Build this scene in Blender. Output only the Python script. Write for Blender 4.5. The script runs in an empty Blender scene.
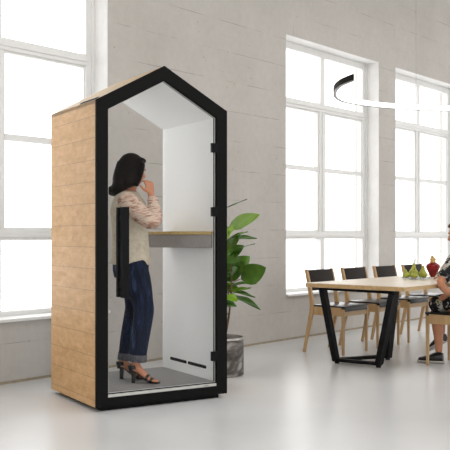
import bpy, bmesh, math, random
from mathutils import Vector, Matrix, Euler
random.seed(7)
PI = math.pi
SC = bpy.context.scene
COL = SC.collection
CAM_H = 1.145
# ------------------------------------------------------------------ frames
WALL_ANG = math.atan2(.7612, .6485)          # direction of the window wall
P0 = Vector((-1.73, 6.55, 0))
MW = Matrix.Translation(P0) @ Matrix.Rotation(WALL_ANG, 4, 'Z')   # (s along wall, n through wall, z)
def W(s, n, z=0): return MW @ Vector((s, n, z))
BOOTH_ANG = math.atan2(.527, .85)
# ------------------------------------------------------------------ materials
def new_mat(name):
    m = bpy.data.materials.new(name); m.use_nodes = True
    nt = m.node_tree; b = nt.nodes['Principled BSDF']
    return m, nt, b
def N(nt, kind, **kw):
    n = nt.nodes.new(kind)
    for k, v in kw.items():
        if k in n.inputs: n.inputs[k].default_value = v
        else: setattr(n, k, v)
    return n
def coords(nt, scale=(1,1,1), rot=(0,0,0), loc=(0,0,0)):
    tc = N(nt, 'ShaderNodeTexCoord'); mp = N(nt, 'ShaderNodeMapping')
    mp.inputs['Scale'].default_value = scale; mp.inputs['Rotation'].default_value = rot
    mp.inputs['Location'].default_value = loc
    nt.links.new(tc.outputs['Object'], mp.inputs['Vector'])
    return mp.outputs['Vector']
def ramp(nt, fac, stops):
    r = N(nt, 'ShaderNodeValToRGB'); cr = r.color_ramp
    while len(cr.elements) < len(stops): cr.elements.new(.5)
    for e, (p, c) in zip(cr.elements, stops):
        e.position = p; e.color = (*c, 1) if len(c) == 3 else c
    nt.links.new(fac, r.inputs['Fac']); return r.outputs['Color']
def mix(nt, a, b, fac, mode='MIX'):
    m = N(nt, 'ShaderNodeMix', data_type='RGBA', blend_type=mode)
    for sock, v in ((m.inputs[0], fac), (m.inputs[6], a), (m.inputs[7], b)):
        if hasattr(v, 'links'): nt.links.new(v, sock)
        elif isinstance(v, tuple): sock.default_value = (*v, 1)
        else: sock.default_value = v
    return m.outputs[2]
def bump(nt, b, h, strength=.2, dist=.01):
    n = N(nt, 'ShaderNodeBump', Strength=strength, Distance=dist)
    nt.links.new(h, n.inputs['Height']); nt.links.new(n.outputs['Normal'], b.inputs['Normal'])
def math_n(nt, op, a, b=None):
    n = N(nt, 'ShaderNodeMath', operation=op)
    for i, v in enumerate((a, b)):
        if v is None: continue
        if hasattr(v, 'links'): nt.links.new(v, n.inputs[i])
        else: n.inputs[i].default_value = v
    return n.outputs[0]
def simple(name, col, rough=.5, metal=0, var=.06, scale=20, spec=.5, bmp=0):
    m, nt, b = new_mat(name)
    no = N(nt, 'ShaderNodeTexNoise', Scale=scale, Detail=4)
    nt.links.new(coords(nt), no.inputs['Vector'])
    lo = tuple(max(0, c*(1-var)) for c in col); hi = tuple(min(1, c*(1+var)) for c in col)
    nt.links.new(ramp(nt, no.outputs['Fac'], [(.3, lo), (.7, hi)]), b.inputs['Base Color'])
    b.inputs['Roughness'].default_value = rough; b.inputs['Metallic'].default_value = metal
    b.inputs['Specular IOR Level'].default_value = spec
    if bmp: bump(nt, b, no.outputs['Fac'], bmp)
    return m
def concrete_wall():
    m, nt, b = new_mat('precast_concrete')
    tc = N(nt, 'ShaderNodeTexCoord'); sp = N(nt, 'ShaderNodeSeparateXYZ')
    nt.links.new(tc.outputs['Object'], sp.inputs[0])
    sn = math_n(nt, 'ADD', sp.outputs[0], sp.outputs[1])
    cb = N(nt, 'ShaderNodeCombineXYZ'); nt.links.new(sn, cb.inputs[0])
    nt.links.new(math_n(nt, 'ADD', sp.outputs[2], .29), cb.inputs[1])
    br = N(nt, 'ShaderNodeTexBrick', Scale=1.0)
    br.offset = .37; br.inputs['Brick Width'].default_value = 6.1; br.inputs['Row Height'].default_value = .30
    br.inputs['Mortar Size'].default_value = .0035; br.inputs['Mortar Smooth'].default_value = .3
    nt.links.new(cb.outputs[0], br.inputs['Vector'])
    n1 = N(nt, 'ShaderNodeTexNoise', Scale=1.1, Detail=6, Roughness=.6)
    n2 = N(nt, 'ShaderNodeTexNoise', Scale=14, Detail=6, Roughness=.7)
    n3 = N(nt, 'ShaderNodeTexNoise', Scale=3.2, Detail=3)
    for n in (n1, n2, n3): nt.links.new(tc.outputs['Object'], n.inputs['Vector'])
    c = ramp(nt, n1.outputs['Fac'], [(.3, (.47,.445,.415)), (.7, (.55,.525,.495))])
    c = mix(nt, c, ramp(nt, n2.outputs['Fac'], [(.35, (.86,.86,.86)), (.6, (1,1,1))]), .45, 'MULTIPLY')
    seam = math_n(nt, 'MULTIPLY', br.outputs['Fac'], ramp(nt, n3.outputs['Fac'], [(.46, (.04,)*3), (.60, (.85,)*3)]))
    c = mix(nt, c, (.27,.245,.21), seam)
    vo = N(nt, 'ShaderNodeTexVoronoi', Scale=9, Randomness=1.0)
    nt.links.new(tc.outputs['Object'], vo.inputs['Vector'])
    n4 = N(nt, 'ShaderNodeTexNoise', Scale=1.9, Detail=2); nt.links.new(tc.outputs['Object'], n4.inputs['Vector'])
    pit = math_n(nt, 'MULTIPLY', ramp(nt, vo.outputs['Distance'], [(.03, (1,)*3), (.11, (0,)*3)]),
                 ramp(nt, n4.outputs['Fac'], [(.46, (0,)*3), (.58, (.85,)*3)]))
    c = mix(nt, c, (.34,.27,.15), pit)
    nt.links.new(c, b.inputs['Base Color']); b.inputs['Roughness'].default_value = .85
    hh = math_n(nt, 'SUBTRACT', n2.outputs['Fac'], math_n(nt, 'ADD', math_n(nt, 'MULTIPLY', seam, 1.5), pit))
    bump(nt, b, hh, .25, .01)
    return m
def concrete_floor():
    m, nt, b = new_mat('polished_concrete')
    v = coords(nt)
    n1 = N(nt, 'ShaderNodeTexNoise', Scale=.6, Detail=4, Roughness=.5, Distortion=.3)
    n2 = N(nt, 'ShaderNodeTexNoise', Scale=2.2, Detail=4, Roughness=.55)
    for n in (n1, n2): nt.links.new(v, n.inputs['Vector'])
    c = ramp(nt, n1.outputs['Fac'], [(.3, (.66,.665,.67)), (.7, (.74,.745,.75))])
    c = mix(nt, c, ramp(nt, n2.outputs['Fac'], [(.2, (.90,.90,.90)), (.8, (1,1,1))]), .8, 'MULTIPLY')
    nt.links.new(c, b.inputs['Base Color'])
    nt.links.new(ramp(nt, n2.outputs['Fac'], [(.3, (.275,)*3), (.7, (.33,)*3)]), b.inputs['Roughness'])
    b.inputs['Specular IOR Level'].default_value = .5
    return m
def wood(name, dark, light, axis='X', rough=.5, scale=3):
    m, nt, b = new_mat(name)
    sc = {'X': (1, 12, 12), 'Y': (12, 1, 12), 'Z': (12, 12, 1)}[axis]
    no = N(nt, 'ShaderNodeTexNoise', Scale=scale, Detail=6, Roughness=.6, Distortion=.4)
    nt.links.new(coords(nt, sc), no.inputs['Vector'])
    n2 = N(nt, 'ShaderNodeTexNoise', Scale=2, Detail=2); nt.links.new(coords(nt), n2.inputs['Vector'])
    c = ramp(nt, no.outputs['Fac'], [(.3, dark), (.68, light)])
    c = mix(nt, c, ramp(nt, n2.outputs['Fac'], [(.3, (.88,.86,.84)), (.7, (1,1,1))]), .7, 'MULTIPLY')
    nt.links.new(c, b.inputs['Base Color']); b.inputs['Roughness'].default_value = rough
    bump(nt, b, no.outputs['Fac'], .06, .004)
    return m
def plank_wood():
    m, nt, b = new_mat('parquet_cladding')
    tc = N(nt, 'ShaderNodeTexCoord'); sp = N(nt, 'ShaderNodeSeparateXYZ')
    nt.links.new(tc.outputs['Object'], sp.inputs[0])
    z = math_n(nt, 'SUBTRACT', sp.outputs[2], .073)
    cb = N(nt, 'ShaderNodeCombineXYZ')
    nt.links.new(math_n(nt, 'ADD', sp.outputs[1], 3.0), cb.inputs[0]); nt.links.new(math_n(nt, 'ADD', z, .1425*4), cb.inputs[1])
    br = N(nt, 'ShaderNodeTexBrick', Scale=1.0); br.offset = .43
    br.inputs['Brick Width'].default_value = .19; br.inputs['Row Height'].default_value = .1425/4
    br.inputs['Mortar Size'].default_value = .0; br.inputs['Bias'].default_value = 0
    br.inputs['Color1'].default_value = (.60,.365,.165,1); br.inputs['Color2'].default_value = (.68,.43,.215,1)
    nt.links.new(cb.outputs[0], br.inputs['Vector'])
    no = N(nt, 'ShaderNodeTexNoise', Scale=3, Detail=6, Roughness=.65, Distortion=.5)
    mp = N(nt, 'ShaderNodeMapping'); mp.inputs['Scale'].default_value = (10, 4, 9)
    nt.links.new(tc.outputs['Object'], mp.inputs['Vector']); nt.links.new(mp.outputs['Vector'], no.inputs['Vector'])
    c = mix(nt, br.outputs['Color'], ramp(nt, no.outputs['Fac'], [(.36, (.80,.73,.63)), (.60, (1.0,1.0,1.0))]), .8, 'MULTIPLY')
    fr = math_n(nt, 'FRACT', math_n(nt, 'DIVIDE', math_n(nt, 'ADD', z, .1425*4), .1425))
    seam = math_n(nt, 'LESS_THAN', fr, .028)
    c = mix(nt, c, (.27,.16,.085), math_n(nt, 'MULTIPLY', seam, .65))
    nt.links.new(c, b.inputs['Base Color']); b.inputs['Roughness'].default_value = .55
    bump(nt, b, math_n(nt, 'SUBTRACT', no.outputs['Fac'], math_n(nt, 'MULTIPLY', seam, 2.0)), .15, .003)
    return m
def glass_mat(name, tint=(1,1,1), ior=1.45, base=.0):
    m, nt, b = new_mat(name)
    nt.nodes.remove(b); out = nt.nodes['Material Output']
    t = N(nt, 'ShaderNodeBsdfTransparent'); t.inputs[0].default_value = (*tint, 1)
    g = N(nt, 'ShaderNodeBsdfGlossy', Roughness=.01); lw = N(nt, 'ShaderNodeLayerWeight', Blend=.5)
    fac = math_n(nt, 'ADD', math_n(nt, 'MULTIPLY', math_n(nt, 'POWER', lw.outputs['Facing'], 5.0), .9), .006 if ior < 1.5 else .06)
    mx = N(nt, 'ShaderNodeMixShader')
    nt.links.new(fac, mx.inputs[0]); nt.links.new(t.outputs[0], mx.inputs[1]); nt.links.new(g.outputs[0], mx.inputs[2])
    nt.links.new(mx.outputs[0], out.inputs[0]); return m
def carpet():
    m, nt, b = new_mat('grey_carpet')
    no = N(nt, 'ShaderNodeTexNoise', Scale=220, Detail=3, Roughness=.8); nt.links.new(coords(nt), no.inputs['Vector'])
    nt.links.new(ramp(nt, no.outputs['Fac'], [(.35, (.17,.165,.16)), (.65, (.36,.35,.34))]), b.inputs['Base Color'])
    b.inputs['Roughness'].default_value = .95; bump(nt, b, no.outputs['Fac'], .5, .004); return m
def patterned(name, stops, scale, detail=2, rough=.8, stretch=(1,1,1)):
    m, nt, b = new_mat(name)
    no = N(nt, 'ShaderNodeTexNoise', Scale=scale, Detail=detail, Distortion=.8); nt.links.new(coords(nt, stretch), no.inputs['Vector'])
    c = ramp(nt, no.outputs['Fac'], stops); nt.links.new(c, b.inputs['Base Color'])
    b.inputs['Roughness'].default_value = rough; b.inputs['Specular IOR Level'].default_value = .25; bump(nt, b, no.outputs['Fac'], .08, .003); return m
def skin(name, col):
    m = simple(name, col, .5, 0, .06, 12)
    b = m.node_tree.nodes['Principled BSDF']; b.inputs['Subsurface Weight'].default_value = .12
    b.inputs['Subsurface Radius'].default_value = (.02, .008, .004); return m
def leaf_mat():
    m, nt, b = new_mat('glossy_leaf')
    oi = N(nt, 'ShaderNodeObjectInfo'); no = N(nt, 'ShaderNodeTexNoise', Scale=9, Detail=3)
    nt.links.new(coords(nt), no.inputs['Vector'])
    geo = N(nt, 'ShaderNodeNewGeometry')
    c1 = ramp(nt, no.outputs['Fac'], [(.3, (.022,.075,.006)), (.7, (.065,.19,.015))])
    c2 = mix(nt, c1, (.22,.42,.02), ramp(nt, geo.outputs['Random Per Island'], [(.35, (0,)*3), (.9, (.9,)*3)]))
    nt.links.new(c2, b.inputs['Base Color']); b.inputs['Roughness'].default_value = .32
    b.inputs['Subsurface Weight'].default_value = 0
    b.inputs['Transmission Weight'].default_value = 0
    return m
def emission(name, col, st):
    m, nt, b = new_mat(name)
    b.inputs['Base Color'].default_value = (*col, 1); b.inputs['Emission Color'].default_value = (*col, 1)
    b.inputs['Emission Strength'].default_value = st; return m
M = dict(
 wall=concrete_wall(), floor=concrete_floor(), ceil=simple('ceiling_plaster', (.62,.60,.57), .9),
 base=simple('tan_joint_strip', (.33,.28,.20), .8, var=.15), winframe=simple('white_window_paint', (.80,.80,.79), .45, var=.02),
 reveal=simple('white_plaster', (.76,.755,.745), .8, var=.04, scale=8),
 sill=simple('white_sill', (.80,.80,.79), .5, var=.02), pane=glass_mat('window_glass'),
 black=simple('black_lacquer', (.004,.004,.004), .55, var=.1, spec=.12), blackmetal=simple('black_powder_coat', (.004,.004,.005), .5, var=.1, spec=.15),
 plank=plank_wood(), lining=simple('white_felt_lining', (.79,.80,.80), .85, var=.02, scale=60),
 alu=simple('pale_aluminium', (.55,.55,.53), .4, .3), strip=simple('pale_sill_metal', (.55,.55,.52), .45, .1, .03),
 boothglass=glass_mat('booth_glass', (.985,.985,.985)), carpet=carpet(), felt=simple('grey_felt', (.27,.25,.24), .95, var=.15, scale=120, bmp=.2),
 shelfwood=wood('shelf_oak', (.42,.30,.11), (.58,.43,.18), 'X'),
 oak=wood('pale_oak', (.50,.345,.19), (.66,.49,.30), 'X'), legoak=wood('leg_oak', (.44,.27,.12), (.58,.39,.20), 'Z'),
 table=wood('table_oak', (.60,.50,.38), (.75,.66,.54), 'X', .38), tedge=wood('table_edge_oak_dimmed', (.42,.27,.12), (.58,.41,.21), 'X', .5),  # table edge: warm oak, its weaker light also put into the darker colour
 leather=simple('dark_brown_upholstery', (.013,.008,.006), .6, var=.25, scale=60, spec=.2, bmp=.1),
 seatpad=simple('charcoal_seat_upholstery', (.008,.007,.008), .30, var=.2, scale=50, spec=.42),
 skin=skin('skin_warm', (.52,.22,.12)), skin2=skin('skin_tanned', (.50,.22,.12)),
 hair=patterned('dark_hair', [(.3, (.004,.003,.003)), (.7, (.008,.006,.005))], 40, 2, .6, (1,1,.15)),
 hair2=patterned('brown_hair', [(.3, (.05,.022,.01)), (.7, (.14,.06,.025))], 60, 3, .45, (1,1,.2)),
 jacket=patterned('cream_knit', [(.3, (.52,.45,.34)), (.7, (.66,.60,.49))], 30, 4),
 sleeve=patterned('marled_knit', [(.32, (.25,.13,.09)), (.46, (.55,.36,.28)), (.56, (.66,.56,.46)), (.70, (.36,.20,.14))], 24, 3, .9, (.6,.6,2.5)),
 jeans=patterned('navy_denim', [(.40, (.002,.004,.011)), (.60, (.008,.016,.045)), (.78, (.05,.09,.17))], 9, 4, .85, (2.2,2.2,.5)),
 cuff=patterned('faded_denim', [(.3, (.05,.055,.07)), (.7, (.14,.13,.14))], 60, 3),
 shoe=simple('black_leather', (.012,.011,.012), .35), solew=simple('pale_rubber', (.55,.53,.50), .6),
 dress=patterned('black_floral_fabric', [(.40, (.008,.008,.010)), (.53, (.012,.012,.014)), (.575, (.45,.41,.37)), (.64, (.50,.46,.42)), (.67, (.35,.33,.06)), (.74, (.012,.012,.014))], 17, 2),
 pot=patterned('mottled_steel', [(.34, (.03,.026,.022)), (.5, (.12,.11,.10)), (.64, (.42,.40,.385))], 4, 5, .45, (1,1,2.2)),
 rim=simple('brushed_steel_rim', (.62,.60,.57), .3, .8), soil=simple('dark_soil', (.04,.028,.02), .95, var=.4, scale=70, bmp=.6),
 leaf=leaf_mat(), stem=simple('brown_stem', (.13,.09,.045), .8, var=.2),
 pear=patterned('pear_skin', [(.3, (.27,.30,.035)), (.6, (.44,.45,.08)), (.8, (.38,.26,.06))], 22, 4, .4), pstem=simple('pear_stalk', (.12,.07,.03), .8),
 dish=glass_mat('clear_dish_glass', (.88,.90,.90), 1.6), redglass=simple('ruby_glass', (.20,.003,.005), .14, var=.5, spec=.4),
 gold=simple('gold_collar', (.62,.44,.20), .35, .5), diffuser=emission('lamp_diffuser', (1,.99,.97), 1.5),
 eye=simple('eye_white', (.6,.6,.58), .2), lip=simple('lip', (.4,.08,.07), .4), rimgrey=simple('grey_lamp_edge', (.30,.30,.30), .5), cable=simple('steel_cable', (.25,.25,.25), .4, .6),
)
M['hair'].node_tree.nodes['Principled BSDF'].inputs['Specular IOR Level'].default_value = .1
M['pot'].node_tree.nodes['Principled BSDF'].inputs['Metallic'].default_value = .35
# ------------------------------------------------------------------ mesh helpers
def add_box(bm, a, b, bev=0):
    x0,y0,z0 = a; x1,y1,z1 = b
    tmp = bmesh.new()
    v = [tmp.verts.new(p) for p in ((x0,y0,z0),(x1,y0,z0),(x1,y1,z0),(x0,y1,z0),(x0,y0,z1),(x1,y0,z1),(x1,y1,z1),(x0,y1,z1))]
    for f in ((3,2,1,0),(4,5,6,7),(0,1,5,4),(1,2,6,5),(2,3,7,6),(3,0,4,7)): tmp.faces.new([v[i] for i in f])
    if bev: bmesh.ops.bevel(tmp, geom=tmp.edges[:], offset=bev, segments=2, affect='EDGES', profile=.6)
    merge(bm, tmp)
def merge(bm, tmp):
    me = bpy.data.meshes.new('tmp'); tmp.to_mesh(me); tmp.free(); bm.from_mesh(me); bpy.data.meshes.remove(me)
def add_prism(bm, pts, axis, a, b, bev=0):
    """pts 2D polygon; axis 'Y': pts are (x,z) extruded in y; 'Z': (x,y) extruded in z; 'X': (y,z)"""
    def P(p, t):
        return {'Y': (p[0], t, p[1]), 'Z': (p[0], p[1], t), 'X': (t, p[0], p[1])}[axis]
    tmp = bmesh.new()
    A = [tmp.verts.new(P(p, a)) for p in pts]; B = [tmp.verts.new(P(p, b)) for p in pts]
    n = len(pts); tmp.faces.new(A[::-1]); tmp.faces.new(B)
    for i in range(n): tmp.faces.new((A[i], A[(i+1)%n], B[(i+1)%n], B[i]))
    bmesh.ops.recalc_face_normals(tmp, faces=tmp.faces[:])
    if bev: bmesh.ops.bevel(tmp, geom=tmp.edges[:], offset=bev, segments=2, affect='EDGES', profile=.6)
    merge(bm, tmp)
def add_ring(bm, outer, inner, y0, y1):
    tmp = bmesh.new(); n = len(outer)
    L = [[tmp.verts.new((p[0], y, p[1])) for p in poly] for y in (y0, y1) for poly in (outer, inner)]
    o0, i0, o1, i1 = L
    for k in range(n):
        j = (k+1) % n
        tmp.faces.new((o0[k], o0[j], i0[j], i0[k])); tmp.faces.new((o1[k], i1[k], i1[j], o1[j]))
        tmp.faces.new((o0[k], o1[k], o1[j], o0[j])); tmp.faces.new((i0[k], i0[j], i1[j], i1[k]))
    bmesh.ops.recalc_face_normals(tmp, faces=tmp.faces[:])
    merge(bm, tmp)
def catmull(pts, sub):
    out = []; n = len(pts)
    for i in range(n-1):
        p0 = pts[max(i-1,0)]; p1 = pts[i]; p2 = pts[i+1]; p3 = pts[min(i+2,n-1)]
        for k in range(sub):
            t = k/sub
            out.append(tuple(.5*((2*b)+(-a+c)*t+(2*a-5*b+4*c-d)*t*t+(-a+3*b-3*c+d)*t**3) for a,b,c,d in zip(p0,p1,p2,p3)))
    out.append(tuple(pts[-1])); return out
def add_tube(bm, rows, segs=14, ref=(0,0,1), sub=4, cap=True):
    """rows: (x,y,z,ra,rb): ra radius along the side vector, rb along the third one; ref guides the frame"""
    rows = [tuple(r) if len(r) == 5 else (*r, r[3]) for r in rows]
    rs = catmull(rows, sub) if sub > 1 else rows
    P = [Vector(r[:3]) for r in rs]; n = len(P); ref = Vector(ref); rings = []
    for i in range(n):
        t = (P[min(i+1,n-1)]-P[max(i-1,0)]).normalized()
        s = t.cross(ref)
        if s.length < .05: s = t.cross(Vector((0,1,0)))
        s.normalize(); q = s.cross(t).normalized(); ra, rb = max(rs[i][3],1e-4), max(rs[i][4],1e-4)
        rings.append([bm.verts.new(P[i]+s*math.cos(a)*ra+q*math.sin(a)*rb) for a in (2*PI*k/segs for k in range(segs))])
    for i in range(n-1):
        for k in range(segs):
            bm.faces.new((rings[i][k], rings[i][(k+1)%segs], rings[i+1][(k+1)%segs], rings[i+1][k]))
    if cap:
        bm.faces.new(rings[0][::-1]); bm.faces.new(rings[-1])
def add_bar(bm, a, b, w, h, ref=(0,0,1), bev=0):
    """rectangular bar between two points"""
    a = Vector(a); b = Vector(b); t = (b-a).normalized(); s = t.cross(Vector(ref))
    if s.length < .05: s = t.cross(Vector((0,1,0)))
    s.normalize(); q = s.cross(t)
    tmp = bmesh.new(); R = []
    for p in (a, b):
        R.append([tmp.verts.new(p+s*x*w/2+q*y*h/2) for x, y in ((-1,-1),(1,-1),(1,1),(-1,1))])
    tmp.faces.new(R[0][::-1]); tmp.faces.new(R[1])
    for k in range(4): tmp.faces.new((R[0][k], R[0][(k+1)%4], R[1][(k+1)%4], R[1][k]))
    if bev: bmesh.ops.bevel(tmp, geom=tmp.edges[:], offset=bev, segments=2, affect='EDGES', profile=.6)
    merge(bm, tmp)
def add_lathe(bm, prof, c=(0,0,0), segs=32, cap=True):
    rings = [[bm.verts.new((c[0]+r*math.cos(2*PI*k/segs), c[1]+r*math.sin(2*PI*k/segs), c[2]+z)) for k in range(segs)] for r, z in prof]
    for i in range(len(prof)-1):
        for k in range(segs): bm.faces.new((rings[i][k], rings[i][(k+1)%segs], rings[i+1][(k+1)%segs], rings[i+1][k]))
    if cap: bm.faces.new(rings[0][::-1]); bm.faces.new(rings[-1])
def add_ball(bm, c, r, rot=None, segs=20):
    r = r if isinstance(r, tuple) else (r,)*3
    mt = Matrix.Translation(c) @ (rot.to_matrix().to_4x4() if rot else Matrix.Identity(4)) @ Matrix.Diagonal((*r, 1))
    bmesh.ops.create_uvsphere(bm, u_segments=segs, v_segments=segs*2//3, radius=1, matrix=mt)
def obj(name, bm, mat, parent=None, smooth=False, angle=35):
    bmesh.ops.recalc_face_normals(bm, faces=bm.faces[:])
    me = bpy.data.meshes.new(name); bm.to_mesh(me); bm.free()
    me.materials.append(mat)
    if smooth:
        me.shade_smooth() if hasattr(me, 'shade_smooth') else None
        if angle < 180: me.set_sharp_from_angle(angle=math.radians(angle))
    o = bpy.data.objects.new(name, me); COL.objects.link(o)
    if parent: o.parent = parent
    return o
def fused(name, bm, mat, parent=None, voxel=.006, it=6):
    """fuse overlapping closed shapes into one smooth continuous skin"""
    me = bpy.data.meshes.new(name); bmesh.ops.recalc_face_normals(bm, faces=bm.faces[:]); bm.to_mesh(me); bm.free()
    o = bpy.data.objects.new(name, me); COL.objects.link(o)
    r = o.modifiers.new('r', 'REMESH'); r.mode = 'VOXEL'; r.voxel_size = voxel
    s = o.modifiers.new('s', 'SMOOTH'); s.iterations = it; s.factor = .5
    dg = bpy.context.evaluated_depsgraph_get(); dg.update()
    m2 = bpy.data.meshes.new_from_object(o.evaluated_get(dg)); o.modifiers.clear()
    o.data = m2; m2.name = name; bpy.data.meshes.remove(me)
    m2.materials.clear(); m2.materials.append(mat); m2.shade_smooth()
    if parent: o.parent = parent
    return o
def BM(): return bmesh.new()
def tag(o, label, cat, group=None, kind=None):
    o['label'] = label; o['category'] = cat
    if group: o['group'] = group
    if kind: o['kind'] = kind
def thing(name, loc, rz, label, cat, group=None):
    o = bpy.data.objects.new(name, None); o.empty_display_size = .1; COL.objects.link(o)
    o.location = loc; o.rotation_euler = (0,0,rz); tag(o, label, cat, group); return o
def dup(root, loc, rz, label):
    def cp(o, par):
        c = o.copy(); COL.objects.link(c)
        if par: c.parent = par
        for ch in [x for x in KIDS.get(o.name, [])]: cp(ch, c)
        return c
    c = cp(root, None); c.location = loc; c.rotation_euler = (0,0,rz); c['label'] = label; return c
KIDS = {}
def register(root):
    allo = list(COL.objects)
    def rec(o):
        KIDS[o.name] = [x for x in allo if x.parent == o]
        for c in KIDS[o.name]: rec(c)
    rec(root)
def struct(name, bm, mat, mw=MW):
    o = obj(name, bm, mat); o.matrix_world = mw; o['kind'] = 'structure'; return o
# ------------------------------------------------------------------ the room
WIN = [(-.90, 1.10), (3.703, 5.709), (6.133, 8.139)]
Z0, Z1 = .48, 3.37
WINL = [(-8.0,-6.0),(-4.5,-2.5)]
WINR = [(1.5,3.5),(5.0,7.0)]
WINF = [(-13.6,-10.4),(-10.0,-6.6),(.3,3.4),(3.8,7.0)]  # unseen camera-side windows, added and widened to brighten the window wall
ZF = (.12, 4.4)  # unseen windows stretched towards floor and ceiling for more light
def wall_mesh(s0, s1, h, holes, n0, n1, Z0=Z0, Z1=Z1):
    bm = BM(); ss = sorted({s0, s1, *[a for w in holes for a in w]}); zs = [0, Z0, Z1, h]
    def solid(i, j):
        if i < 0 or j < 0 or i >= len(ss)-1 or j >= 3: return False
        return not (j == 1 and any(abs(ss[i]-w[0]) < 1e-6 for w in holes))
    def q(*p): bm.faces.new([bm.verts.new(x) for x in p])
    for i in range(len(ss)-1):
        for j in range(3):
            if not solid(i, j): continue
            a, b, c, d = ss[i], ss[i+1], zs[j], zs[j+1]
            q((a,n0,c),(b,n0,c),(b,n0,d),(a,n0,d)); q((a,n1,c),(a,n1,d),(b,n1,d),(b,n1,c))
            if not solid(i-1, j): q((a,n0,c),(a,n0,d),(a,n1,d),(a,n1,c))
            if not solid(i+1, j): q((b,n0,c),(b,n1,c),(b,n1,d),(b,n0,d))
            if not solid(i, j-1): q((a,n0,c),(a,n1,c),(b,n1,c),(b,n0,c))
            if not solid(i, j+1): q((a,n0,d),(b,n0,d),(b,n1,d),(a,n1,d))
    bmesh.ops.remove_doubles(bm, verts=bm.verts[:], dist=1e-5)
    return bm
CEIL = 5.2
struct('wall_back', wall_mesh(-7.3, 14.3, CEIL, WIN+[(-5.4,-3.4)], 0, .36), M['wall'])
bm = BM(); add_box(bm, (-7.3, -9.3, -.15), (14.3, .36, 0)); struct('floor', bm, M['floor'])
bm = BM(); 
ROOF_FILL = (-3.0, 11.0, -5.6, -3.0)        # unseen ceiling opening, added to brighten the floor and lower wall
add_box(bm, (-7.3,-9.3,CEIL), (14.3,ROOF_FILL[2],CEIL+.2)); add_box(bm, (-7.3,ROOF_FILL[3],CEIL), (14.3,.36,CEIL+.2))
add_box(bm, (-7.3,ROOF_FILL[2],CEIL), (ROOF_FILL[0],ROOF_FILL[3],CEIL+.2)); add_box(bm, (ROOF_FILL[1],ROOF_FILL[2],CEIL), (14.3,ROOF_FILL[3],CEIL+.2)); struct('ceiling', bm, M['ceil'])
FRONT_N = -9.0
MF = MW @ Matrix.Translation((0, FRONT_N, 0)) @ Matrix.Rotation(PI, 4, 'Z')      # camera-side wall, mirrored frame
struct('wall_front', wall_mesh(-14.3, 7.3, CEIL, WINF, 0, .3, *ZF), M['wall'], MF)
ML = MW @ Matrix.Translation((-7.0, 0, 0)) @ Matrix.Rotation(PI/2, 4, 'Z')         # left end wall: its s runs along -n ... +n
struct('wall_left', wall_mesh(-9.0, 0.0, CEIL, WINL, 0, .3, *ZF), M['wall'], ML)
MR = MW @ Matrix.Translation((14.0, 0, 0)) @ Matrix.Rotation(-PI/2, 4, 'Z')
struct('wall_right', wall_mesh(0.0, 9.0, CEIL, WINR, 0, .3, *ZF), M['wall'], MR)
bm = BM(); add_box(bm, (-7, -.012, 0), (14, 0, .018)); struct('baseboard_back', bm, M['base'])
for i, (a, b) in enumerate(WIN):
    root = bpy.data.objects.new('window_%d' % (i+1), None); COL.objects.link(root)
    root.matrix_world = MW @ Matrix.Translation((a, 0, 0)); root['kind'] = 'structure'
    w = b-a; f0, f1 = .19, .27; g = .0
    def part(nm, boxes, mat, bev=.004, par=root):
        bm = BM()
        for p, q in boxes: add_box(bm, p, q, bev)
        return obj(nm, bm, mat, par)
    fr = part('window_frame', [((0,f0,Z0+.02),(.075,f1,Z1)), ((w-.085,f0,Z0+.02),(w,f1,Z1)), ((.075,f0,Z1-.08),(w-.075,f1,Z1)), ((.075,f0,Z0+.02),(w-.075,f1,Z0+.06)),
        ((.0,f0-.02,Z0+.02),(.03,f0+.01,Z1)), ((w-.03,f0-.02,Z0+.02),(w,f0+.01,Z1))], M['winframe'])
    part('transom_bar', [((.075,f0-.01,2.635),(w-.075,f1,2.73)), ((.075,f0-.025,2.665),(w-.075,f0,2.70))], M['winframe'])
    part('transom_bar', [((.075,f0-.01,1.11),(w-.075,f1,1.195)), ((.075,f0-.025,1.135),(w-.075,f0,1.165))], M['winframe'])
    m_ = w/2
    part('mullion', [((m_-.045,f0,2.73),(m_+.045,f1,Z1-.08))], M['winframe'])
    part('mullion', [((m_-.062,f0,1.195),(m_-.004,f1,2.635)), ((m_+.004,f0,1.195),(m_+.062,f1,2.635)), ((m_-.012,f0-.012,1.195),(m_+.012,f0+.01,2.635))], M['winframe'])
    part('mullion', [((m_-.040,f0,Z0+.06),(m_+.040,f1,1.11))], M['winframe'])
    for x0, x1 in ((.075, m_-.062), (m_+.062, w-.075)):
        part('sash', [((x0,f0+.015,1.195),(x0+.022,f1-.01,2.635)), ((x1-.022,f0+.015,1.195),(x1,f1-.01,2.635)),
                      ((x0+.022,f0+.015,1.195),(x1-.022,f1-.01,1.215)), ((x0+.022,f0+.015,2.615),(x1-.022,f1-.01,2.635)),
                      ((x0+.022,f0+.012,1.915),(x1-.022,f1-.012,1.968))], M['winframe'], .003)
    gl = BM(); add_box(gl, (.075,.235,Z0+.06), (w-.075,.239,Z1-.07)); obj('pane', gl, M['pane'], root)
    part('reveal_lining', [((0,.002,Z0),(.004,f0,Z1-.004)), ((w-.004,.002,Z0),(w,f0,Z1-.004)), ((0,.002,Z1-.004),(w,f0,Z1))], M['reveal'], 0)
    part('window_sill', [((-.0,-.035,Z0-.002),(w+.0,.27,Z0+.022))], M['sill'], .005)
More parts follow.
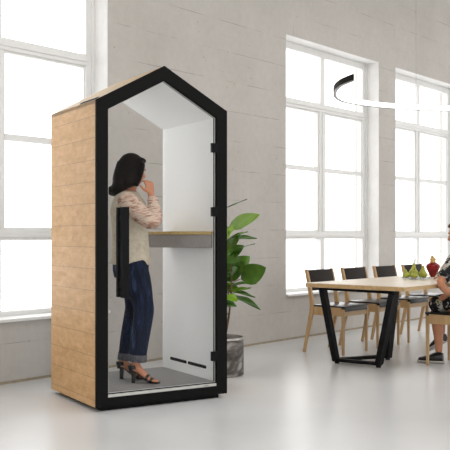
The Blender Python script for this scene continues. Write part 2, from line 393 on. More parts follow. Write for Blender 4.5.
# ------------------------------------------------------------------ phone booth
FL = Vector((-.835, 5.51, 0))
booth = thing('phone_booth', FL, BOOTH_ANG, 'gabled wooden phone booth with black front frame and glass door', 'phone booth')
TH = math.atan(.27/.5)
def pent(t, bot, dz=0):
    e = 2.03-.5966*t; return [(t, bot), (t, e), (.5, 2.30-t/math.cos(TH)), (1-t, e), (1-t, bot)]
D = .82
bm = BM(); add_ring(bm, pent(0,.03), pent(.085,.088), 0, .016); add_ring(bm, pent(.012,.04), pent(.085,.088), .016, .05)
obj('front_frame', bm, M['black'], booth)
bm = BM(); add_prism(bm, [(0,.03),(.02,.03),(.02,2.03-.012),(0,2.03)], 'Y', .016, D); obj('side_panel', bm, M['plank'], booth)
bm = BM(); add_prism(bm, [(.98,.03),(1,.03),(1,2.03),(.98,2.03-.012)], 'Y', .016, D); obj('side_panel', bm, M['plank'], booth)
def roofpoly(x0, x1, t0, t1):
    k = .54
    f = lambda x, t: (x, (2.03+k*x if x <= .5 else 2.03+k*(1-x)) - t/math.cos(TH))
    return [f(x0,t1), f(x1,t1), f(x1,t0), f(x0,t0)]
bm = BM(); add_prism(bm, roofpoly(0,.5,0,.02), 'Y', .016, D); rl = obj('roof_panel', bm, M['oak'], booth)
bm = BM(); add_prism(bm, roofpoly(.5,1,0,.02), 'Y', .016, D); obj('roof_panel', bm, M['oak'], booth)
# dark vent slot lying in the left roof slope near the eave
bm = BM()
add_prism(bm, [(.012,2.03+.54*.012+.0005),(.04,2.03+.54*.04+.0005),(.04,2.03+.54*.04+.007),(.012,2.03+.54*.012+.007)], 'Y', .05, .30); obj('roof_vent', bm, M['black'], booth)
# white lining: walls and ceiling of the tunnel
bm = BM()
pi_, po_ = pent(.085,.118), pent(.0205,.118)
add_prism(bm, [po_[0], pi_[0], pi_[1], po_[1]], 'Y', .05, D); obj('inner_wall', bm, M['lining'], booth)
bm = BM(); add_prism(bm, [pi_[4], po_[4], po_[3], pi_[3]], 'Y', .05, D); iw = obj('inner_wall', bm, M['lining'], booth)
bm = BM(); add_prism(bm, [pi_[1], pi_[2], po_[2], po_[1]], 'Y', .05, D); obj('inner_ceiling', bm, M['lining'], booth)
bm = BM(); add_prism(bm, [pi_[2], pi_[3], po_[3], po_[2]], 'Y', .05, D); obj('inner_ceiling', bm, M['lining'], booth)
bm = BM(); add_box(bm, (.02,.05,.03), (.98,D,.110)); obj('floor_base', bm, M['black'], booth)
bm = BM(); add_box(bm, (.085,.05,.110), (.915,D-.01,.118)); obj('floor_carpet', bm, M['carpet'], booth)
bm = BM(); add_box(bm, (.05,.035,0), (.95,D-.04,.03)); obj('plinth', bm, M['black'], booth)
bm = BM(); add_box(bm, (.0855,.004,.0885), (.9145,.05,.108), .002); sp = obj('sill_strip', bm, M['strip'], booth)
bm = BM(); add_box(bm, (.80,.0030,.0965), (.845,.0045,.1005)); add_box(bm, (.815,.0030,.0935), (.86,.0045,.0955)); obj('maker_mark', bm, M['felt'], sp)
# door
bm = BM(); add_prism(bm, pent(.090,.113), 'Y', .018, .028); door = obj('glass_door', bm, M['boothglass'], booth)
bm = BM(); add_ring(bm, pent(.0855,.1085), pent(.0905,.1150), .012, .034); obj('door_gasket', bm, M['black'], door)
bm = BM(); add_ring(bm, pent(.0905,.1150), pent(.0945,.119), .016, .0175); obj('glass_edge', bm, M['alu'], door)
hx = .162
bm = BM(); add_box(bm, (hx,-.062,.74), (hx+.046,-.022,1.335), .003)
add_box(bm, (hx+.012,-.022,.80), (hx+.034,.018,.84)); add_box(bm, (hx+.012,-.022,1.24), (hx+.034,.018,1.28))
hd = obj('door_handle', bm, M['blackmetal'], door)
bm = BM(); add_box(bm, (hx+.006,.028,.74), (hx+.044,.060,1.335), .003); obj('inner_handle', bm, M['blackmetal'], hd)
for zc in (.30, 1.315, 1.765):
    bm = BM(); add_box(bm, (.872,-.006,zc-.033), (.918,.016,zc+.033), .002); obj('hinge', bm, M['blackmetal'], door)
bm = BM(); add_prism(bm, pent(.086,.119), 'Y', D-.03, D-.022); obj('back_glass', bm, M['boothglass'], booth)
# floor vents in the right inner wall
def slot(y0, y1, z0, z1, x):
    r = (z1-z0)/2; pts = [(y1-r+r*math.cos(a), (z0+z1)/2+r*math.sin(a)) for a in [(-.5+k/8)*PI for k in range(9)]]
    pts += [(y0+r+r*math.cos(a), (z0+z1)/2+r*math.sin(a)) for a in [(.5+k/8)*PI for k in range(9)]]
    bm = BM(); add_prism(bm, pts, 'X', x-.0015, x+.001); obj('air_vent', bm, M['black'], booth)
slot(.435,.695,.190,.213,.915); slot(.145,.415,.190,.213,.915)
# shelf
sh = [(.9145,.055),(.745,.415),(.63,.72),(.9145,.72)]
bm = BM(); add_prism(bm, [(.9145,.06),(.90,.055)] + [(.74,.40),(.722,.445),(.625,.73),(.9145,.73)], 'Z', 1.060, 1.155, .006); shelf = obj('desk_shelf', bm, M['felt'], booth)
bm = BM(); add_prism(bm, [(.9145,.056),(.897,.051)] + [(.735,.40),(.717,.447),(.62,.73),(.9145,.73)], 'Z', 1.1555, 1.178, .003); obj('desk_top', bm, M['shelfwood'], shelf)
# ------------------------------------------------------------------ table
TS, TL = 2.205, 3.3
table = thing('dining_table', W(TS, -1.79), WALL_ANG, 'long pale oak dining table on slanted black steel frame legs', 'table')
hw = .48
bm = BM(); add_box(bm, (0,-hw,.703), (TL,hw,.740), .004); top = obj('tabletop', bm, M['table'], table)
bm = BM(); add_box(bm, (-.0015,-hw+.003,.7045), (.0005,hw-.003,.736)); add_box(bm, (.003,-hw-.0015,.7045), (TL,-hw+.0005,.736)); obj('tabletop_edge', bm, M['tedge'], top)
def leg(a, b, w=.045, h=.075, ref=(0,0,1)):
    bm = BM(); add_bar(bm, a, b, w, h, ref, .003); return obj('leg', bm, M['blackmetal'], table)
def P(s, n, z): return (s-TS, n+1.79, z)
for flip in (0, 1):
    def Q(s, n, z):
        p = P(s, n, z); return (TL-p[0], p[1], p[2]) if flip else p
    leg(Q(2.36,-1.385,.69), Q(2.61,-1.36,.03), .05, .06, (1,0,0))
    leg(Q(2.29,-2.12,.69), Q(2.645,-1.78,.03), .05, .066, (1,0,0))
    leg(Q(2.345,-2.10,.69), Q(3.12,-1.60,.03), .05, .06, (1,0,0))
    bm = BM(); add_bar(bm, Q(2.36,-1.36,.688), Q(2.29,-2.14,.688), .05, .028, bev=.003); add_bar(bm, Q(2.36,-1.40,.688), Q(2.345,-2.10,.688), .04, .028); obj('top_rail', bm, M['blackmetal'], table)
    bm = BM(); add_bar(bm, Q(2.61,-1.34,.032), Q(2.647,-1.80,.032), .05, .03, bev=.003); obj('foot_rail', bm, M['blackmetal'], table)
    bm = BM(); add_bar(bm, Q(2.65,-1.37,.032), Q(3.15,-1.61,.032), .05, .03, bev=.003); obj('foot_rail', bm, M['blackmetal'], table)
    for s, n in ((2.62,-1.365), (2.645,-1.775), (3.12,-1.595)):
        bm = BM(); add_lathe(bm, [(.022,0),(.022,.018)], Q(s, n, 0), 16); obj('foot_pad', bm, M['black'], table)
# ------------------------------------------------------------------ chairs
def make_chair(loc, rz, label):
    c = thing('dining_chair', loc, rz, label, 'chair', 'oak dining chairs with dark backs around the table')
    for sx in (-1, 1):
        bm = BM(); add_tube(bm, [(sx*.212,-.195,0,.013,.013),(sx*.212,-.195,.25,.017,.018),(sx*.212,-.195,.44,.019,.022)], 4, (1,1,0), 2); obj('leg', bm, M['legoak'], c)
        prof = [(.262,0),(.225,.2),(.178,.43),(.180,.50),(.205,.65),(.240,.815)]
        bk = [(.238,0),(.192,.2),(.135,.40),(.138,.50),(.170,.65),(.212,.815)]
        bm = BM(); add_prism(bm, prof + bk[::-1], 'X', sx*.223-.014, sx*.223+.014, .003); obj('rear_leg', bm, M['legoak'], c)
        bm = BM(); add_box(bm, (sx*.212-.011,-.18,.372), (sx*.212+.011,.15,.455), .002); obj('side_rail', bm, M['legoak'], c)
    bm = BM(); add_box(bm, (-.20,-.206,.372), (.20,-.184,.418), .002); obj('front_rail', bm, M['oak'], c)
    bm = BM(); add_box(bm, (-.20,.13,.372), (.20,.15,.43), .002); obj('back_rail', bm, M['oak'], c)
    bm = BM(); add_box(bm, (-.224,-.216,.4555), (.224,.15,.472), .005); add_box(bm, (-.199,-.214,.4185), (.199,.10,.457), .003); obj('seat', bm, M['seatpad'], c, True)
    bm = BM()
    pts = [(.160,.61),(.186,.71),(.208,.81),(.228,.808),(.206,.71),(.180,.605)]
    add_prism(bm, pts, 'X', -.208, .208, .004); obj('backrest', bm, M['leather'], c, True)
    return c
lab = ['leftmost oak dining chair with dark back in the row on the window side',
       'oak dining chair with dark back, second from the left in the window-side row',
       'oak dining chair with dark back, third from the left in the window-side row',
       'oak dining chair in the window-side row directly behind the dish of pears']
c0 = make_chair(W(3.28,-.95), WALL_ANG, lab[0]); register(c0)
for i in (1,2,3): dup(c0, W(3.28+.645*i,-.95), WALL_ANG, lab[i])
dup(c0, W(3.235,-2.245), WALL_ANG+PI, 'oak chair under the seated person at the right edge, near side of table')
# ------------------------------------------------------------------ dish with pears, red vase
tt = .740
dl = W(3.39,-1.74,tt+.0005)
bm = BM(); add_lathe(bm, [(.06,0),(.122,.004),(.146,.024),(.142,.024),(.118,.008),(.0,.006)], segs=40, cap=False)
d = obj('fruit_dish', bm, M['dish'], smooth=True); d.location = dl; tag(d, 'shallow clear glass dish holding the green pears', 'dish')
def pear(s, n, h, r, tilt, label):
    prof = [(.001,0),(.5,.02),(.85,.12),(1,.27),(.93,.40),(.68,.53),(.44,.66),(.36,.80),(.27,.93),(.08,.985),(.001,.98)]
    bm = BM(); pr = catmull([(a*r, z*h) for a, z in prof], 3); add_lathe(bm, [(max(a,.0005), z) for a, z in pr], segs=24, cap=False)
    o = obj('pear', bm, M['pear'], smooth=True, angle=180); o.location = W(s, n, tt+.0095); o.rotation_euler = tilt
    tag(o, label, 'pear', 'green pears in the glass dish')
    bm = BM(); add_tube(bm, [(0,0,h*.95,.0022),(.003,0,h*1.08,.0026),(.010,0,h*1.24,.0036)], 8); obj('stalk', bm, M['pstem'], o)
pear(3.425,-1.695,.142,.045,(0,.06,0),'tallest green pear, standing in the middle of the glass dish')
pear(3.435,-1.788,.120,.042,(.05,.05,0),'shorter green pear at the right side of the glass dish, nearer the red vase')
pear(3.350,-1.668,.085,.035,(-.05,-.15,0),'small green pear leaning at the left edge of the glass dish')
pear(3.348,-1.746,.080,.036,(.0,.0,.5),'small green pear at the front of the glass dish between the two tall ones')
vz = thing('glass_vase', W(3.86,-1.68,tt), 0, 'ruby red glass vase with gold collar beside the pears', 'vase')
bm = BM(); add_lathe(bm, catmull([(.016,0),(.026,.010),(.046,.045),(.066,.092),(.066,.116),(.048,.135),(.028,.142)],4), segs=36); obj('vase_body', bm, M['redglass'], vz, True, 60)
bm = BM(); add_lathe(bm, catmull([(.026,.140),(.030,.150),(.026,.165),(.028,.180),(.024,.192),(.012,.196)],3), segs=28)
for k in range(9):
    a = 2*PI*k/9; add_ball(bm, (.026*math.cos(a), .026*math.sin(a), .172), .007, segs=8)
obj('vase_collar', bm, M['gold'], vz, True, 60)
bm = BM(); add_ball(bm, (-.006,0,.202), (.018,.014,.010), segs=12); obj('vase_stopper', bm, M['gold'], vz, True, 180)
# ------------------------------------------------------------------ plant
pc = Vector((-.035, 7.04, 0))
plant = thing('potted_plant', pc, 0, 'leafy rubber plant in mottled grey steel pot behind the booth', 'potted plant')
bm = BM(); add_lathe(bm, [(.17,.0),(.19,.006),(.19,.30),(.182,.30),(.180,.25)], segs=48, cap=False); 
bm2 = bm; obj('pot', bm, M['pot'], plant, True)
bm = BM(); add_lathe(bm, [(.190,.298),(.1925,.298),(.1925,.314),(.181,.314),(.181,.255)], segs=48, cap=False); obj('pot_rim', bm, M['rim'], plant, True)
bm = BM(); add_lathe(bm, [(.001,.255),(.08,.252),(.18,.245)], segs=32, cap=False); obj('soil', bm, M['soil'], plant)
stems = [[(0,0,.28),(.02,-.01,.6),(.0,.02,.95),(.03,0,1.33)], [(.03,.02,.28),(.07,.03,.5),(.09,.0,.75),(.08,-.02,.98)], [(-.04,0,.28),(-.09,.02,.6),(-.12,.0,.9),(-.16,.02,1.2)]]
for st in stems:
    bm = BM(); add_tube(bm, [(*p, .011-.006*k/3) for k, p in enumerate(st)], 8); obj('stem', bm, M['stem'], plant, True)
def add_leaf(bm, base, d, L, wd, nrm, droop=.25, fold=.12):
    d = Vector(d).normalized(); nrm = Vector(nrm); s = d.cross(nrm).normalized(); up = s.cross(d).normalized()
    base = Vector(base); prev = None; nseg = 11; cols = 7
    for i in range(nseg+1):
        t = i/nseg; w = wd*(math.sin(PI*min(1,t**.85))**.75)*(1-.15*t) if 0 < t < 1 else .0015
        c = base + d*L*t - up*droop*L*t*t
        row = []
        for k in range(cols):
            x = (k/(cols-1)-.5)*2
            row.append(bm.verts.new(c + s*x*w/2 + up*(fold*abs(x)*w*.5 + .004*math.sin(t*9+x*3))))
        if prev:
            for k in range(cols-1): bm.faces.new((prev[k], prev[k+1], row[k+1], row[k]))
        prev = row
def px(x, y, z=None):           # a point of the plant as seen, at the plant's own distance
    zz = 7.08 if z is None else z
    return Vector(((x-225)/851*zz, zz, CAM_H+(236-y)/851*zz)) - pc
# leaves measured from the photograph: base px, tip px, width, facing normal
LV = [((219,211),(246,199.5),.055,(0.2,-.35,.9),.0),((229,227),(258.5,215),.10,(.2,-1,.35),.02),((227,241),(255,238.5),.085,(.1,-.45,.9),.22),
      ((226,250),(240,233),.07,(.2,-.9,.5),.1),((224,258),(243,246),.10,(0,-1,.5),.05),((226,262),(250,247),.035,(.2,-.2,1),.6),
      ((228,274),(249,257),.135,(.1,-1,.5),.05),((241,279),(265,268),.145,(.1,-1,.15),.0),((227,286),(255,284),.06,(.0,-.3,1),.18),
      ((228,292),(250,288),.060,(0,-.5,.9),.02),((231,295),(259,309),.075,(.2,-.6,.9),.15),((226,290),(254,297),.06,(.1,-.4,.9),.08),
      ((226,295),(237,301),.07,(0,-.8,.6),.1),((224,268),(231,247),.09,(-.2,-1,.3),.0),((222,232),(236,229),.05,(.2,-.5,.9),.1),
      ((226,281),(244,262),.10,(.3,-.8,.4),.05),((227,240),(247,232),.06,(.0,-.5,.8),.1)]
LV += [((222,256),(236,262),.09,(0,-.9,.5),.1),((222,275),(238,268),.08,(.1,-1,.3),.1),((220,300),(236,306),.07,(.2,-.7,.7),.1),
       ((222,240),(234,226),.07,(-.3,-.9,.4),.0),((222,284),(240,292),.08,(0,-.7,.7),.1)]
bm = BM()
for a, b, w, nr, dr in LV:
    A = px(*a, 7.08+random.uniform(-.08,.08)); B = px(*b, 7.02+random.uniform(-.14,.10)); d_ = B-A
    n_ = Vector(nr); n_ = (n_ - d_.normalized()*n_.dot(d_.normalized())).normalized()
    add_leaf(bm, A, d_ + n_*dr*d_.length, d_.length*1.04, w*1.28, n_, dr)
rng = random.Random(3)
for st in stems:
    for k in range(9):
        t = .32+.68*k/8; i = min(int(t*3), 2); f = t*3-i
        p = Vector(st[i]).lerp(Vector(st[i+1]), f); a = k*2.4+rng.random()
        dr_ = Vector((math.cos(a), math.sin(a), .45))
        if dr_.x > .1: dr_.x *= -1
        if dr_.y < -.2: dr_.y *= -.6
        add_leaf(bm, p, dr_, rng.uniform(.17,.23), rng.uniform(.08,.11), (0,0,1), .3)
bmesh.ops.solidify(bm, geom=bm.faces[:], thickness=.0012) if False else None
obj('leaves', bm, M['leaf'], plant, True, 180)
# petioles joining the leaves to the stems
for a, b, w, nr, dr in LV:
    A = px(*a); best = min((Vector(st[i]).lerp(Vector(st[i+1]), f/6) for st in stems for i in range(3) for f in range(7)), key=lambda q: (q-A-Vector((0,0,-.05))).length)
    bm = BM(); add_tube(bm, [(*best, .004), (*(best.lerp(A,.5)+Vector((0,0,.005))), .0035), (*A, .003)], 6, sub=2)
    obj('leaf_stalk', bm, M['stem'], plant, True)
# ------------------------------------------------------------------ pendant lamp
HR = 2.5
path = [(1.10,7.25),(1.025,7.52),(1.015,7.84),(1.075,8.19),(1.23,8.49),(1.59,8.78),(2.0,8.95),(2.43,9.04),(3.0,9.02),(3.55,8.75),(3.85,8.25),(3.8,7.65),(3.4,7.15),(2.85,6.9)]
lc = Vector((2.42, 8.1, HR))
lamp = thing('pendant_lamp', lc, 0, 'slim curved ring pendant lamp, black outside, glowing white inside', 'lamp')
pp_all = pp = catmull(path, 10)
def band(off0, off1, z0, z1):
    bm = BM(); prev = None; n = len(pp)
    for i, p in enumerate(pp):
        a = Vector(pp[max(i-1,0)]); b = Vector(pp[min(i+1,n-1)]); t = (b-a).normalized(); o = Vector((t.y, -t.x))  # inward side
        row = [bm.verts.new((p[0]+o.x*q-lc.x, p[1]+o.y*q-lc.y, z)) for q, z in ((off0,z0),(off1,z0),(off1,z1),(off0,z1))]
        if prev:
            for k in range(4): bm.faces.new((prev[k], prev[(k+1)%4], row[(k+1)%4], row[k]))
        else: bm.faces.new(row)
        prev = row
    bm.faces.new(prev[::-1]); return bm
obj('lamp_housing', band(-.014, 0, -.026, .026), M['blackmetal'], lamp)
pp = pp[1:]
obj('lamp_rim', band(-.014, .014, -.031, -.0265), M['rimgrey'], lamp)
obj('diffuser', band(.0, .012, -.024, .024), M['diffuser'], lamp)
for cx, cy in ((2.01, 8.953), (3.83, 8.1), (2.86,6.905)):
    bm = BM(); add_tube(bm, [(cx-lc.x,cy-lc.y,.026,.0012),(cx-lc.x,cy-lc.y,CEIL-HR-.03,.0012)], 6, sub=1); obj('cable', bm, M['cable'], lamp)
    bm = BM(); add_lathe(bm, [(.04,CEIL-HR-.03),(.04,CEIL-HR)], (cx-lc.x,cy-lc.y,0), 24); obj('ceiling_mount', bm, M['blackmetal'], lamp)
# ------------------------------------------------------------------ people
def add_hand(bm, wrist, d, side, pn, curl=.6, k=1.0, thumb=1):
    """wrist point, direction towards fingers, side = thumb side, pn = palm normal (fingers curl that way)"""
    w = Vector(wrist); d = Vector(d).normalized(); pn = Vector(pn); pn = (pn-d*pn.dot(d)).normalized(); s = Vector(side); s = (s-d*s.dot(d)-pn*s.dot(pn)).normalized()
    add_tube(bm, [(*(w-d*.01),.026*k,.020*k),(*(w+d*.03*k),.034*k,.015*k),(*(w+d*.065*k),.038*k,.014*k),(*(w+d*.082*k),.034*k,.010*k)], 14, pn)
    for i, (o, L) in enumerate(((.030,.070),(.010,.078),(-.010,.072),(-.029,.056))):
        p = w+d*.070*k+s*o*k; a = 0; rows = [(*p, .0095*k)]; q = p
        for j, (fl, r) in enumerate(((.45,.0092),(.30,.0085),(.25,.007))):
            a += curl*(.5+.35*j); q = q+(d*math.cos(a)+pn*math.sin(a))*L*fl*k; rows.append((*q, r*k))
        add_tube(bm, rows, 10, s, 3)
    b = w+d*.022*k+s*.024*k; t = (d*.6+s*.75+pn*.35).normalized()
    m1 = b+t*.034*k; m2 = m1+(d*.85+s*.25+pn*.45).normalized()*.032*k; m3 = m2+(d*.9+pn*.5-s*.05).normalized()*.022*k
    add_tube(bm, [(*b,.013*k),(*m1,.0115*k),(*m2,.010*k),(*m3,.0075*k)], 10, pn, 3)
def add_head(bm, c, yaw, pitch, k=1.0):
    R = Euler((0, pitch, yaw)); T = lambda v: Vector(c)+R.to_matrix()@(Vector(v)*k)
    b = lambda v, r: add_ball(bm, T(v), tuple(x*k for x in r), R)
    b((-.010,0,.020),(.092,.074,.088)); b((.018,0,-.035),(.068,.058,.070)); b((.045,0,-.078),(.032,.034,.024))
    add_tube(bm, [(*T((.078,0,.018)),.007*k),(*T((.094,0,-.008)),.009*k),(*T((.102,0,-.026)),.012*k),(*T((.086,0,-.034)),.010*k)], 10)
    for s in (-1, 1):
        b((.056,s*.034,-.022),(.030,.022,.022)); b((.074,s*.030,.022),(.016,.024,.009)); b((-.004,s*.074,-.006),(.018,.008,.030))
        b((.088,s*.012,-.028),(.009,.007,.006))
    b((.078,0,-.055),(.015,.024,.006)); b((.076,0,-.066),(.014,.020,.007))
    return T, R
def face_parts(body, T, R, k=1.0):
    for s in (-1, 1):
        bm = BM(); add_ball(bm, T((.069,s*.030,.004)), (.012*k,.015*k,.010*k), R, 12); e = obj('eye', bm, M['eye'], body, True, 180)
        bm = BM(); add_ball(bm, T((.0785,s*.030,.004)), (.004*k,.006*k,.006*k), R, 10); obj('iris', bm, M['shoe'], e, True, 180)
# --- woman standing in the booth (local x = the way she faces)
W0 = Vector((-.66, 6.0, .118))
w1 = thing('person', W0, 0, 'person in cream knit jacket and dark jeans standing inside the glass booth, hand to face', 'person')
def torso_rows(e):
    return [(.0,.03,.80,.165+e,.105+e),(.0,.03,.88,.160+e,.105+e),(.008,.03,1.00,.125+e,.090+e),(.004,.03,1.12,.140+e,.098+e),(-.012,.03,1.22,.160+e,.098+e),(-.020,.03,1.29,.150+e,.075+e),(-.02,.03,1.325,.07+e*.5,.055+e*.5)]
legR = [(.02,-.05,.84,.085),(.05,-.055,.72,.082),(.085,-.055,.56,.060),(.095,-.05,.50,.055),(.070,-.05,.36,.052),(.045,-.05,.20,.036),(.035,-.05,.115,.030)]
legL = [(.0,.11,.84,.085),(.005,.115,.70,.080),(.012,.12,.54,.058),(.005,.12,.46,.054),(-.03,.125,.34,.050),(-.06,.13,.19,.035),(-.07,.13,.115,.030)]
armR = [(-.02,-.13,1.275,.050),(.05,-.175,1.20,.047),(.165,-.20,1.130,.038),(.168,-.17,1.19,.035),(.155,-.12,1.27,.027),(.148,-.09,1.315,.022)]
armL = [(-.03,.19,1.275,.050),(-.05,.235,1.12,.044),(-.05,.255,1.00,.036),(-.03,.25,.90,.030),(.0,.245,.80,.022)]
def foot_rows(x, y, sx=1, yaw=-.15):
    c, s = math.cos(yaw), math.sin(yaw)
    f = lambda t, z, a, b: (x+c*t, y+s*t, z, a, b)
    return [f(-.012,.105,.022,.026), f(.015,.100,.026,.030), f(.06,.062,.030,.022), f(.105,.028,.035,.014), f(.14,.018,.033,.010), f(.165,.016,.020,.007)]
bm = BM()
add_tube(bm, torso_rows(0), 24, (1,0,0))
for L in (legR, legL): add_tube(bm, L, 18, (1,0,0))
for L in (armR, armL): add_tube(bm, L, 14, (0,1,0))
add_tube(bm, [(-.022,.03,1.29,.050),(-.012,.03,1.36,.046),(.0,.03,1.42,.048)], 16, (1,0,0))
HC = (.012,.03,1.490); HY = .60
T1, R1 = add_head(bm, HC, HY, .18, .93)
add_hand(bm, (.146,-.088,1.318), (-.18,.35,.92), (-.7,.3,0), (-.55,.85,-.1), .55, .95)
add_hand(bm, (.002,.244,.798), (.2,0,-.98), (.9,-.2,0), (0,-1,0), .5, .95)
for x, y in ((.035,-.05),(-.07,.13)): add_tube(bm, foot_rows(x, y), 14, (0,0,1))
body = fused('body', bm, M['skin'], w1, .0055, 5); face_parts(body, T1, R1, .93)
# jacket, sleeves
bm = BM(); rows = torso_rows(.016); rows = [(-.005,.03,.825,.170,.138),(-.005,.03,.86,.175,.142),(-.008,.03,.93,.165,.134),(-.012,.03,1.02,.158,.130),(-.014,.03,1.12,.164,.132),(-.022,.03,1.22,.182,.132),(-.026,.03,1.29,.172,.104),(-.022,.03,1.345,.078,.070)]
add_tube(bm, rows, 28, (1,0,0))
jk = fused('jacket', bm, M['jacket'], w1, .007, 4)
bm = BM(); add_tube(bm, [(-.03,-.11,1.282,.066),(.02,-.165,1.235,.070),(.10,-.195,1.165,.062),(.165,-.205,1.125,.055),(.180,-.185,1.17,.052),(.168,-.14,1.24,.042),(.155,-.105,1.288,.036)], 18, (0,1,0)); fused('sleeve', bm, M['sleeve'], w1, .007, 4)
bm = BM(); add_tube(bm, [(-.03,.17,1.282,.066),(-.05,.235,1.14,.064),(-.05,.258,1.0,.055),(-.035,.252,.90,.046),(-.01,.246,.82,.036)], 18, (0,1,0)); fused('sleeve', bm, M['sleeve'], w1, .007, 4)
# jeans
bm = BM()
add_tube(bm, [(-.008,.03,.735,.14,.115),(-.008,.03,.80,.168,.128),(.0,.03,.88,.160,.118)], 24, (1,0,0))
add_tube(bm, [(.015,-.05,.84,.094),(.05,-.056,.71,.094),(.085,-.056,.56,.076),(.092,-.05,.49,.071),(.070,-.05,.34,.067),(.050,-.05,.185,.060)], 20, (1,0,0))
add_tube(bm, [(.0,.11,.84,.094),(.005,.115,.70,.090),(.010,.12,.54,.070),(.0,.12,.46,.066),(-.03,.125,.32,.060),(-.055,.13,.165,.054)], 20, (1,0,0))
jn = fused('jeans', bm, M['jeans'], w1, .007, 3)
for (a, b, r) in (((.052,-.05,.20),(.048,-.05,.150),.064), ((-.052,.13,.185),(-.058,.13,.135),.058)):
    bm = BM(); add_tube(bm, [(*a, r), (*b, r)], 24, (1,0,0), 1); obj('cuff', bm, M['cuff'], jn, True)
# shoes : block heel sandals
for x, y in ((.035,-.05),(-.07,.13)):
    c_, s_ = math.cos(-.15), math.sin(-.15); f = lambda t, z, a, b: (x+c_*t, y+s_*t, z, a, b)
    bm = BM(); add_tube(bm, [f(-.03,.078,.024,.006), f(.01,.072,.028,.006), f(.06,.036,.031,.006), f(.105,.008,.038,.006), f(.145,.007,.036,.006), f(.172,.009,.020,.006)], 12, (0,0,1))
    so = obj('sandal', bm, M['shoe'], w1, True)
    bm = BM(); add_tube(bm, [f(-.012,.078,.021,.021)[:3]+(.021,), f(-.016,.0,.0,.0)[:3]+(.018,)], 4, (1,1,0), 1); obj('heel', bm, M['shoe'], so)
    for t, z, r1, r2 in ((.115,.022,.040,.018), (.085,.040,.036,.024)):
        bm = BM(); add_tube(bm, [f(t-.009,z+.003,r1,r2), f(t+.009,z-.003,r1,r2)], 18, (0,0,1), 1); obj('strap', bm, M['shoe'], so, True)
    bm = BM(); add_tube(bm, [(x-.018,y,.098,.034),(x-.020,y,.125,.036)], 18, (1,0,0), 1); add_tube(bm, [f(-.038,.075,.024,.012), f(-.030,.125,.026,.014)], 14, (1,0,0), 1); obj('strap', bm, M['shoe'], so, True)
# hair: bob that sweeps back
bm = BM()
def hb(v, r): add_ball(bm, T1(v), r, R1)
hb((-.026,0,.030),(.096,.090,.094)); hb((-.045,0,-.03),(.078,.090,.095)); hb((.028,0,.088),(.055,.062,.024))
for s in (-1, 1):
    add_tube(bm, [(*T1((.020,s*.070,.055)),.030,.020),(*T1((.008,s*.082,.0)),.040,.020),(*T1((.0,s*.086,-.07)),.045,.022),(*T1((-.006,s*.084,-.125)),.040,.018)], 14, (0,0,1))
add_tube(bm, [(*T1((-.05,0,.03)),.085,.07),(-.060,.0,1.43,.075,.085),(-.085,-.02,1.375,.055,.085),(-.120,-.03,1.345,.042,.07),(-.158,-.03,1.352,.026,.045)], 20, (0,1,0))
add_tube(bm, [(-.02,-.045,1.46,.06,.05),(-.01,-.055,1.40,.060,.045),(.0,-.06,1.372,.050,.03)], 16, (0,1,0))
fused('hair', bm, M['hair'], w1, .006, 4)
# --- person sitting at the table (wall frame: x along the wall, y towards the windows)
SB = Vector((3.20,-2.40))
p2 = thing('person', W(SB.x, SB.y), WALL_ANG, 'seated person in black floral dress at right edge of the photo', 'person')
def L2(rows): return [(r[0]-SB.x, r[1]-SB.y, *r[2:]) for r in rows]
tor = L2([(3.20,-2.42,.50,.16,.12),(3.19,-2.42,.60,.155,.11),(3.16,-2.40,.74,.135,.095),(3.12,-2.365,.88,.155,.10),(3.10,-2.345,.96,.150,.075),(3.10,-2.335,1.0,.07,.055)])
lgL = L2([(3.12,-2.40,.545,.080),(3.13,-2.26,.54,.072),(3.15,-2.13,.535,.058),(3.16,-2.07,.49,.052),(3.19,-2.06,.36,.052),(3.215,-2.06,.22,.040),(3.22,-2.06,.10,.031)])
lgR = L2([(3.28,-2.40,.545,.080),(3.31,-2.24,.555,.075),(3.33,-2.12,.55,.060),(3.34,-2.06,.51,.052),(3.40,-1.98,.42,.052),(3.47,-1.96,.31,.040),(3.50,-1.95,.235,.031)])
amL = L2([(2.95,-2.335,.945,.046),(2.845,-2.335,.86,.042),(2.745,-2.315,.765,.036),(2.80,-2.32,.70,.034),(2.90,-2.31,.665,.027),(2.97,-2.27,.645,.022)])
amR = L2([(3.26,-2.35,.945,.046),(3.38,-2.36,.84,.042),(3.44,-2.34,.78,.036),(3.42,-2.22,.785,.030),(3.37,-2.10,.785,.022)])
bm = BM(); add_tube(bm, tor, 24, (0,1,0))
for L in (lgL, lgR): add_tube(bm, L, 18, (1,0,0))
for L in (amL, amR): add_tube(bm, L, 14, (1,0,0))
add_tube(bm, L2([(3.10,-2.335,.97,.050),(3.105,-2.315,1.04,.046),(3.11,-2.30,1.09,.048)]), 16, (1,0,0))
hc2 = (3.115-SB.x, -2.30-SB.y, 1.165)
T2, R2 = add_head(bm, hc2, PI/2+.15, .25, .97)
add_hand(bm, L2([(2.975,-2.265,.642,0)])[0][:3], (.6,.75,-.25), (.6,-.5,.2), (0,0,-1), .35)
add_hand(bm, L2([(3.365,-2.09,.782,0)])[0][:3], (-.4,.9,-.05), (-.9,-.4,0), (0,0,-1), .3)
for (x, y, z, yw, pt) in ((3.22,-2.06,.10,PI/2+.25,0), (3.50,-1.95,.235,PI/2-.4,-.5)):
    c_, s_ = math.cos(yw), math.sin(yw)
    f = lambda t, dz, a, b: (x-SB.x+c_*t, y-SB.y+s_*t, z+dz+pt*t, a, b)
    add_tube(bm, [f(-.03,-.055,.026,.030), f(.02,-.055,.032,.036), f(.08,-.068,.036,.024), f(.14,-.076,.034,.016), f(.17,-.078,.020,.010)], 14, (0,0,1))
b2 = fused('body', bm, M['skin2'], p2, .0065, 5); face_parts(b2, T2, R2, .97)
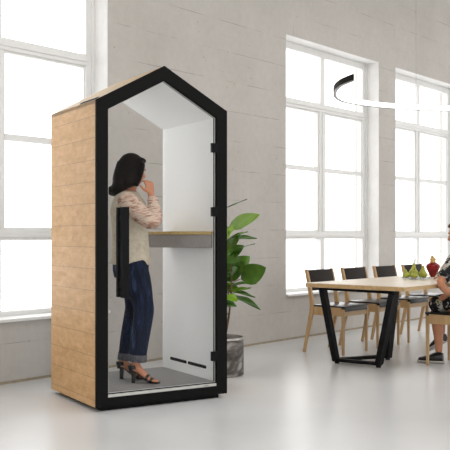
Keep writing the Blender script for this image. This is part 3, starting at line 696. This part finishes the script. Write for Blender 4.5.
for (x, y, z, yw, pt) in ((3.22,-2.06,.10,PI/2+.25,0), (3.50,-1.95,.235,PI/2-.4,-.5)):
    c_, s_ = math.cos(yw), math.sin(yw)
    f = lambda t, dz, a, b: (x-SB.x+c_*t, y-SB.y+s_*t, z+dz+pt*t, a, b)
    bm = BM(); add_tube(bm, [f(-.040,-.045,.034,.042), f(.02,-.048,.040,.046), f(.08,-.060,.043,.033), f(.14,-.070,.042,.024), f(.182,-.074,.026,.018)], 18, (0,0,1)); so = fused('shoe', bm, M['shoe'], p2, .005, 3)
    bm = BM(); add_tube(bm, [f(-.050,-.087,.036,.013), f(.03,-.087,.043,.013), f(.09,-.087,.048,.013), f(.14,-.087,.046,.013), f(.192,-.086,.026,.012)], 16, (0,0,1)); obj('shoe_sole', bm, M['solew'], so, True)
bm = BM()
add_tube(bm, L2([(3.20,-2.42,.53,.185,.145),(3.19,-2.42,.60,.178,.130),(3.16,-2.40,.74,.150,.110),(3.12,-2.365,.88,.170,.114),(3.10,-2.345,.965,.162,.090),(3.10,-2.335,.995,.080,.066)]), 26, (0,1,0))
add_tube(bm, L2([(3.20,-2.42,.555,.185,.085),(3.22,-2.25,.552,.180,.086),(3.235,-2.10,.535,.172,.090),(3.24,-2.045,.515,.160,.085),(3.24,-2.02,.50,.13,.06)]), 26, (0,0,1))
add_tube(bm, L2([(2.96,-2.34,.95,.062),(2.85,-2.338,.865,.064),(2.755,-2.32,.785,.060)]), 16, (1,0,0))
add_tube(bm, L2([(3.25,-2.35,.95,.062),(3.37,-2.36,.85,.060),(3.43,-2.345,.79,.056)]), 16, (1,0,0))
fused('dress', bm, M['dress'], p2, .008, 3)
bm = BM()
for v, r in (((-.030,0,.030),(.092,.088,.092)), ((-.05,0,-.03),(.072,.085,.095)), ((.025,0,.085),(.055,.06,.026)), ((-.055,0,-.10),(.055,.075,.08))): add_ball(bm, T2(v), r, R2)
fused('hair', bm, M['hair2'], p2, .007, 4)
# ------------------------------------------------------------------ light, camera
wd = bpy.data.worlds.new('World'); SC.world = wd; wd.use_nodes = True
bg = wd.node_tree.nodes['Background']; bg.inputs[0].default_value = (1,.992,.98,1); bg.inputs[1].default_value = 2.6
def portal(mw, a, b, n, Z0=Z0, Z1=Z1):
    l = bpy.data.lights.new('window_portal', 'AREA'); l.shape = 'RECTANGLE'; l.size = b-a; l.size_y = Z1-Z0; l.cycles.is_portal = True
    o = bpy.data.objects.new('window_portal', l); COL.objects.link(o)
    o.matrix_world = mw @ Matrix.Translation(((a+b)/2, n, (Z0+Z1)/2)) @ Matrix.Rotation(-PI/2, 4, 'X')
for a, b in WIN+[(-5.4,-3.4)]: portal(MW, a, b, .33)
for a, b in WINF: portal(MF, a, b, .28, *ZF)
for a, b in WINL: portal(ML, a, b, .28, *ZF)
for a, b in WINR: portal(MR, a, b, .28, *ZF)
l = bpy.data.lights.new('roof_fill_portal', 'AREA'); l.shape = 'RECTANGLE'; l.size = ROOF_FILL[1]-ROOF_FILL[0]; l.size_y = ROOF_FILL[3]-ROOF_FILL[2]; l.cycles.is_portal = True
o = bpy.data.objects.new('roof_fill_portal', l); COL.objects.link(o); o.matrix_world = MW @ Matrix.Translation(((ROOF_FILL[0]+ROOF_FILL[1])/2, (ROOF_FILL[2]+ROOF_FILL[3])/2, CEIL+.19))  # portal of the added, unseen ceiling opening
cd = bpy.data.cameras.new('Camera'); cam = bpy.data.objects.new('Camera', cd); COL.objects.link(cam)
cam.location = (0,0,CAM_H); cam.rotation_euler = (PI/2,0,0)
cd.sensor_width = 36; cd.lens = 851/450*36; cd.shift_y = 11/450; cd.clip_start = .05
SC.camera = cam
SC.view_settings.view_transform = 'Standard'; SC.view_settings.look = 'None'
SC.view_settings.exposure = .03; SC.view_settings.gamma = 1; SC.view_settings.use_curve_mapping = False
SC.cycles.max_bounces = 12; SC.cycles.transparent_max_bounces = 16
